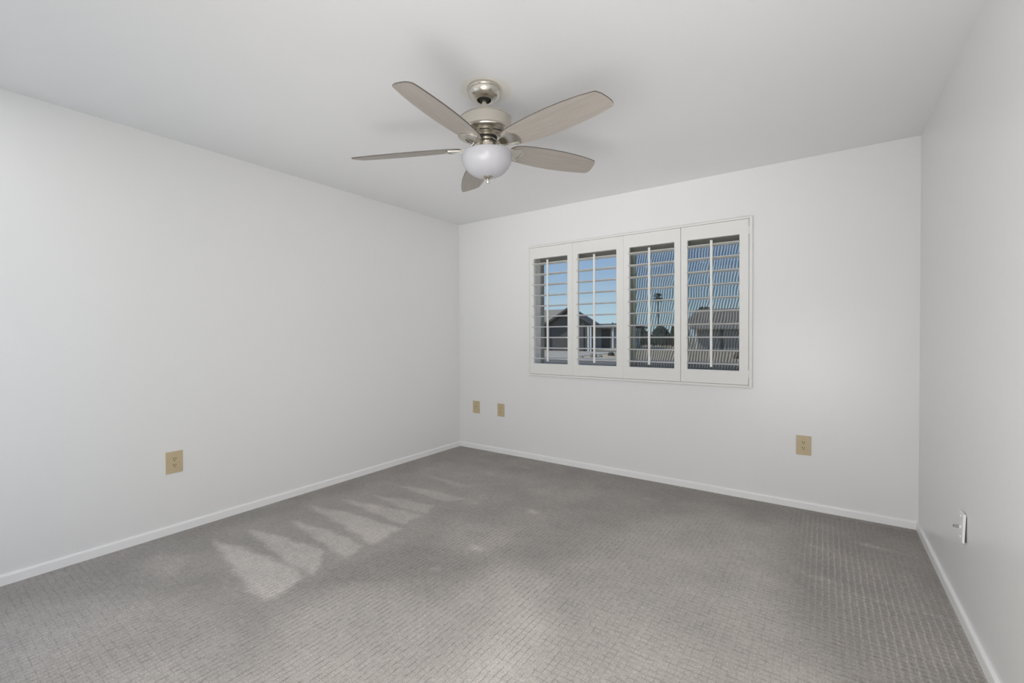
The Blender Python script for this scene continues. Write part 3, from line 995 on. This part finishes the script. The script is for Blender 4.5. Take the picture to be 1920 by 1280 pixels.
# right neighbour: long roof with garage doors
hr = thing('neighbor_house', 'long grey house with brown roof and garage doors, behind the rightmost shutter panel', 'house', (-3, 45, GZ))
HO = Vector(hr.location)
bm = bmesh.new(); box(bm, -6.25, 4, 40, 50, GZ, 1.9); box(bm, -7.2, -6.25, 42.5, 50, GZ, 1.9); hpart('house_wall', bm, M['stucco'], hr, HO)
bm = bmesh.new(); gable_roof(bm, -7.5, 4.6, 39.2, 50.8, 1.95, 3.86, 'x'); hpart('roof', bm, M['shingle'], hr, HO)
bm = bmesh.new(); box(bm, -7.5, 4.6, 39.12, 39.2, 1.72, 1.95); hpart('fascia', bm, M['fascia'], hr, HO)
bm = bmesh.new(); box(bm, -5.7, -4.35, 39.93, 40.02, GZ, 1.6); hpart('garage_door', bm, M['doorgrey'], hr, HO)
bm = bmesh.new(); box(bm, -4.1, -1.4, 39.93, 40.02, GZ, 1.6); hpart('garage_door', bm, M['doorgrey'], hr, HO)
bm = bmesh.new(); box(bm, -4.35, -4.1, 39.95, 40.01, GZ, 1.9); hpart('door_gap_strip', bm, M['door'], hr, HO)  # dark strip set in for the gap between the garage doors
bm = bmesh.new(); box(bm, -6.35, -6.15, 39.3, 39.5, GZ, 1.75); hpart('porch_post', bm, M['postwhite'], hr, HO)


def post(label, x, y, h, r_=0.055):
    bm_ = bmesh.new()
    lathe(bm_, [(0, 0), (r_, 0), (r_, h * 0.93), (r_ * 0.5, h), (0, h)], 16)
    o = obj('yard_post', bm_, M['postwhite'], None, True, (x, y, GZ))
    tag(o, label, 'post', 'white posts across the street')


post('white yard post with a twin beside it, behind the third shutter panel left edge', -12.80, 42.0, 2.15)
post('white yard post, right one of the close pair behind the third panel', -12.50, 42.0, 2.10)
post('lone white post in front of the long grey house', -6.72, 38.9, 2.2, 0.07)


def crown(bm_, cx, cy, cz, rx, ry, rz, cnt, rnd):
    """Leafy crown: a lumpy core with many small leaf clumps over and around it."""
    r = bmesh.ops.create_icosphere(bm_, subdivisions=3, radius=1.0)
    for v in r['verts']:
        k = 0.80 * rnd.uniform(0.86, 1.12)
        v.co = Vector((cx + v.co.x * rx * k, cy + v.co.y * ry * k, cz + v.co.z * rz * k))
    for _ in range(cnt):
        u = Vector((rnd.gauss(0, 1), rnd.gauss(0, 1), rnd.gauss(0, 1))).normalized()
        rr = rnd.uniform(0.78, 1.0)
        c = Vector((cx + u.x * rx * rr, cy + u.y * ry * rr, cz + u.z * rz * rr))
        s_ = rnd.uniform(0.06, 0.13) * min(rx, rz)
        r = bmesh.ops.create_icosphere(bm_, subdivisions=1, radius=s_)
        for v in r['verts']:
            v.co = c + v.co * rnd.uniform(0.6, 1.4)


def tree(label, x, y, h, rx, rz, seed, cnt=260, name='yard_tree', group=None):
    rnd = random.Random(seed)
    t = thing(name, label, 'tree', (x, y, GZ), group=group)
    bm_ = bmesh.new(); tube(bm_, [(0, 0, 0), (0.05, 0, h * 0.35), (-0.04, 0.02, h - rz)], [0.14, 0.11, 0.07], 10); obj('trunk', bm_, M['bark'], t)
    bm_ = bmesh.new(); crown(bm_, 0, 0, h - rz, rx, rx, rz, cnt, rnd); obj('foliage', bm_, M['leaf'], t)
    return t


tree('dark bushy tree behind the roof ridge of the long grey house', -11.1, 66.5, 5.6, 1.55, 1.7, 1)
tree('round green tree showing just above the low grey house roof', -23.2, 62, 3.3, 1.5, 1.4, 2)
tree('dark tree right of the double white posts, taller of the hedge row', -13.2, 61, 3.2, 1.3, 1.5, 3)
tree('dark tree directly below the tall palm', -16.4, 62.5, 2.75, 1.3, 1.4, 4)
tree('dark tree behind the double white posts', -19.8, 63.5, 2.6, 1.3, 1.35, 5)
rnd = random.Random(9)
hb = bmesh.new()
for i in range(20):
    crown(hb, -17.2 + i * 0.38, 52 + rnd.uniform(-0.15, 0.15), GZ + 0.82 + rnd.uniform(-0.05, 0.1), 0.42, 0.42, 0.90, 40, rnd)
tag(obj('garden_hedge', hb, M['leaf']), 'dark clipped hedge across the street behind the third shutter panel', 'hedge')

# fan palm
pt = thing('palm_tree', 'tall slim fan palm against the sky behind the third shutter panel', 'palm tree', (-34.2, 120, GZ))
bm = bmesh.new(); tube(bm, [(0, 0, 0), (0.1, 0, 4), (0.0, 0, 8), (-0.05, 0, 11.8)], [0.24, 0.2, 0.18, 0.2], 12); obj('trunk', bm, M['bark'], pt)
bm = bmesh.new()
rnd = random.Random(5)
for i in range(46):
    az = rnd.uniform(0, 2 * math.pi); elv = rnd.uniform(-0.9, 1.3)
    d_ = Vector((math.cos(az) * math.cos(elv), math.sin(az) * math.cos(elv), math.sin(elv)))
    side = d_.cross(Vector((0, 0, 1))).normalized()
    p0 = Vector((-0.05, 0, 11.8))
    q = [p0 + d_ * 0.5, p0 + d_ * 1.15, p0 + d_ * 1.55 + Vector((0, 0, -0.35))]
    ws = [0.03, 0.42, 0.12]
    ring = []
    for pp, w_ in zip(q, ws):
        up = Vector((0, 0, 0.02))
        ring.append([bm.verts.new(pp + side * w_ + up), bm.verts.new(pp - side * w_ + up), bm.verts.new(pp - side * w_ - up), bm.verts.new(pp + side * w_ - up)])
    for a, c in zip(ring, ring[1:]):
        for k in range(4):
            bm.faces.new((a[k], a[(k + 1) % 4], c[(k + 1) % 4], c[k]))
    bm.faces.new(ring[0]); bm.faces.new(ring[-1][::-1])
obj('fronds', bm, M['leaf'], pt)


def boulder(label, x, y, sx_, sy_, sz_, m_, seed):
    rnd = random.Random(seed)
    bm_ = bmesh.new()
    bmesh.ops.create_icosphere(bm_, subdivisions=3, radius=1.0)
    ks = [(Vector((rnd.gauss(0, 1), rnd.gauss(0, 1), rnd.gauss(0, 1))).normalized(), rnd.uniform(0.72, 0.95)) for _ in range(11)]
    for v in bm_.verts:
        for d_, lim in ks:
            t_ = v.co.dot(d_)
            if t_ > lim:
                v.co -= d_ * (t_ - lim)
        v.co *= 1 + rnd.uniform(-0.02, 0.02)
        v.co = Vector((v.co.x * sx_, v.co.y * sy_, max(-0.25, v.co.z) * sz_ + 0.22 * sz_))
    o = obj('boulder', bm_, m_, None, False, (x, y, GZ))
    tag(o, label, 'boulder', 'boulders in the gravel yard')


boulder('large pale grey boulder left of the second panel tilt rod', -8.9, 22.9, 0.24, 0.22, 0.24, M['rock'], 1)
boulder('small dark rock at the lower left of the second panel', -10.1, 22.9, 0.16, 0.14, 0.18, M['rockdark'], 2)
boulder('tiny dark rock left of the large pale boulder', -9.2, 21.9, 0.10, 0.09, 0.07, M['rockdark'], 3)
boulder('small low grey rock right of the second panel tilt rod', -8.75, 23.6, 0.17, 0.14, 0.10, M['rock'], 4)
boulder('dark jagged lava rock at the right of the second panel', -8.85, 25.7, 0.27, 0.24, 0.24, M['rockdark'], 5)
boulder('rusty brown boulder at the lower right of the rightmost panel', -0.85, 25.7, 0.30, 0.3, 0.36, M['rust'], 6)
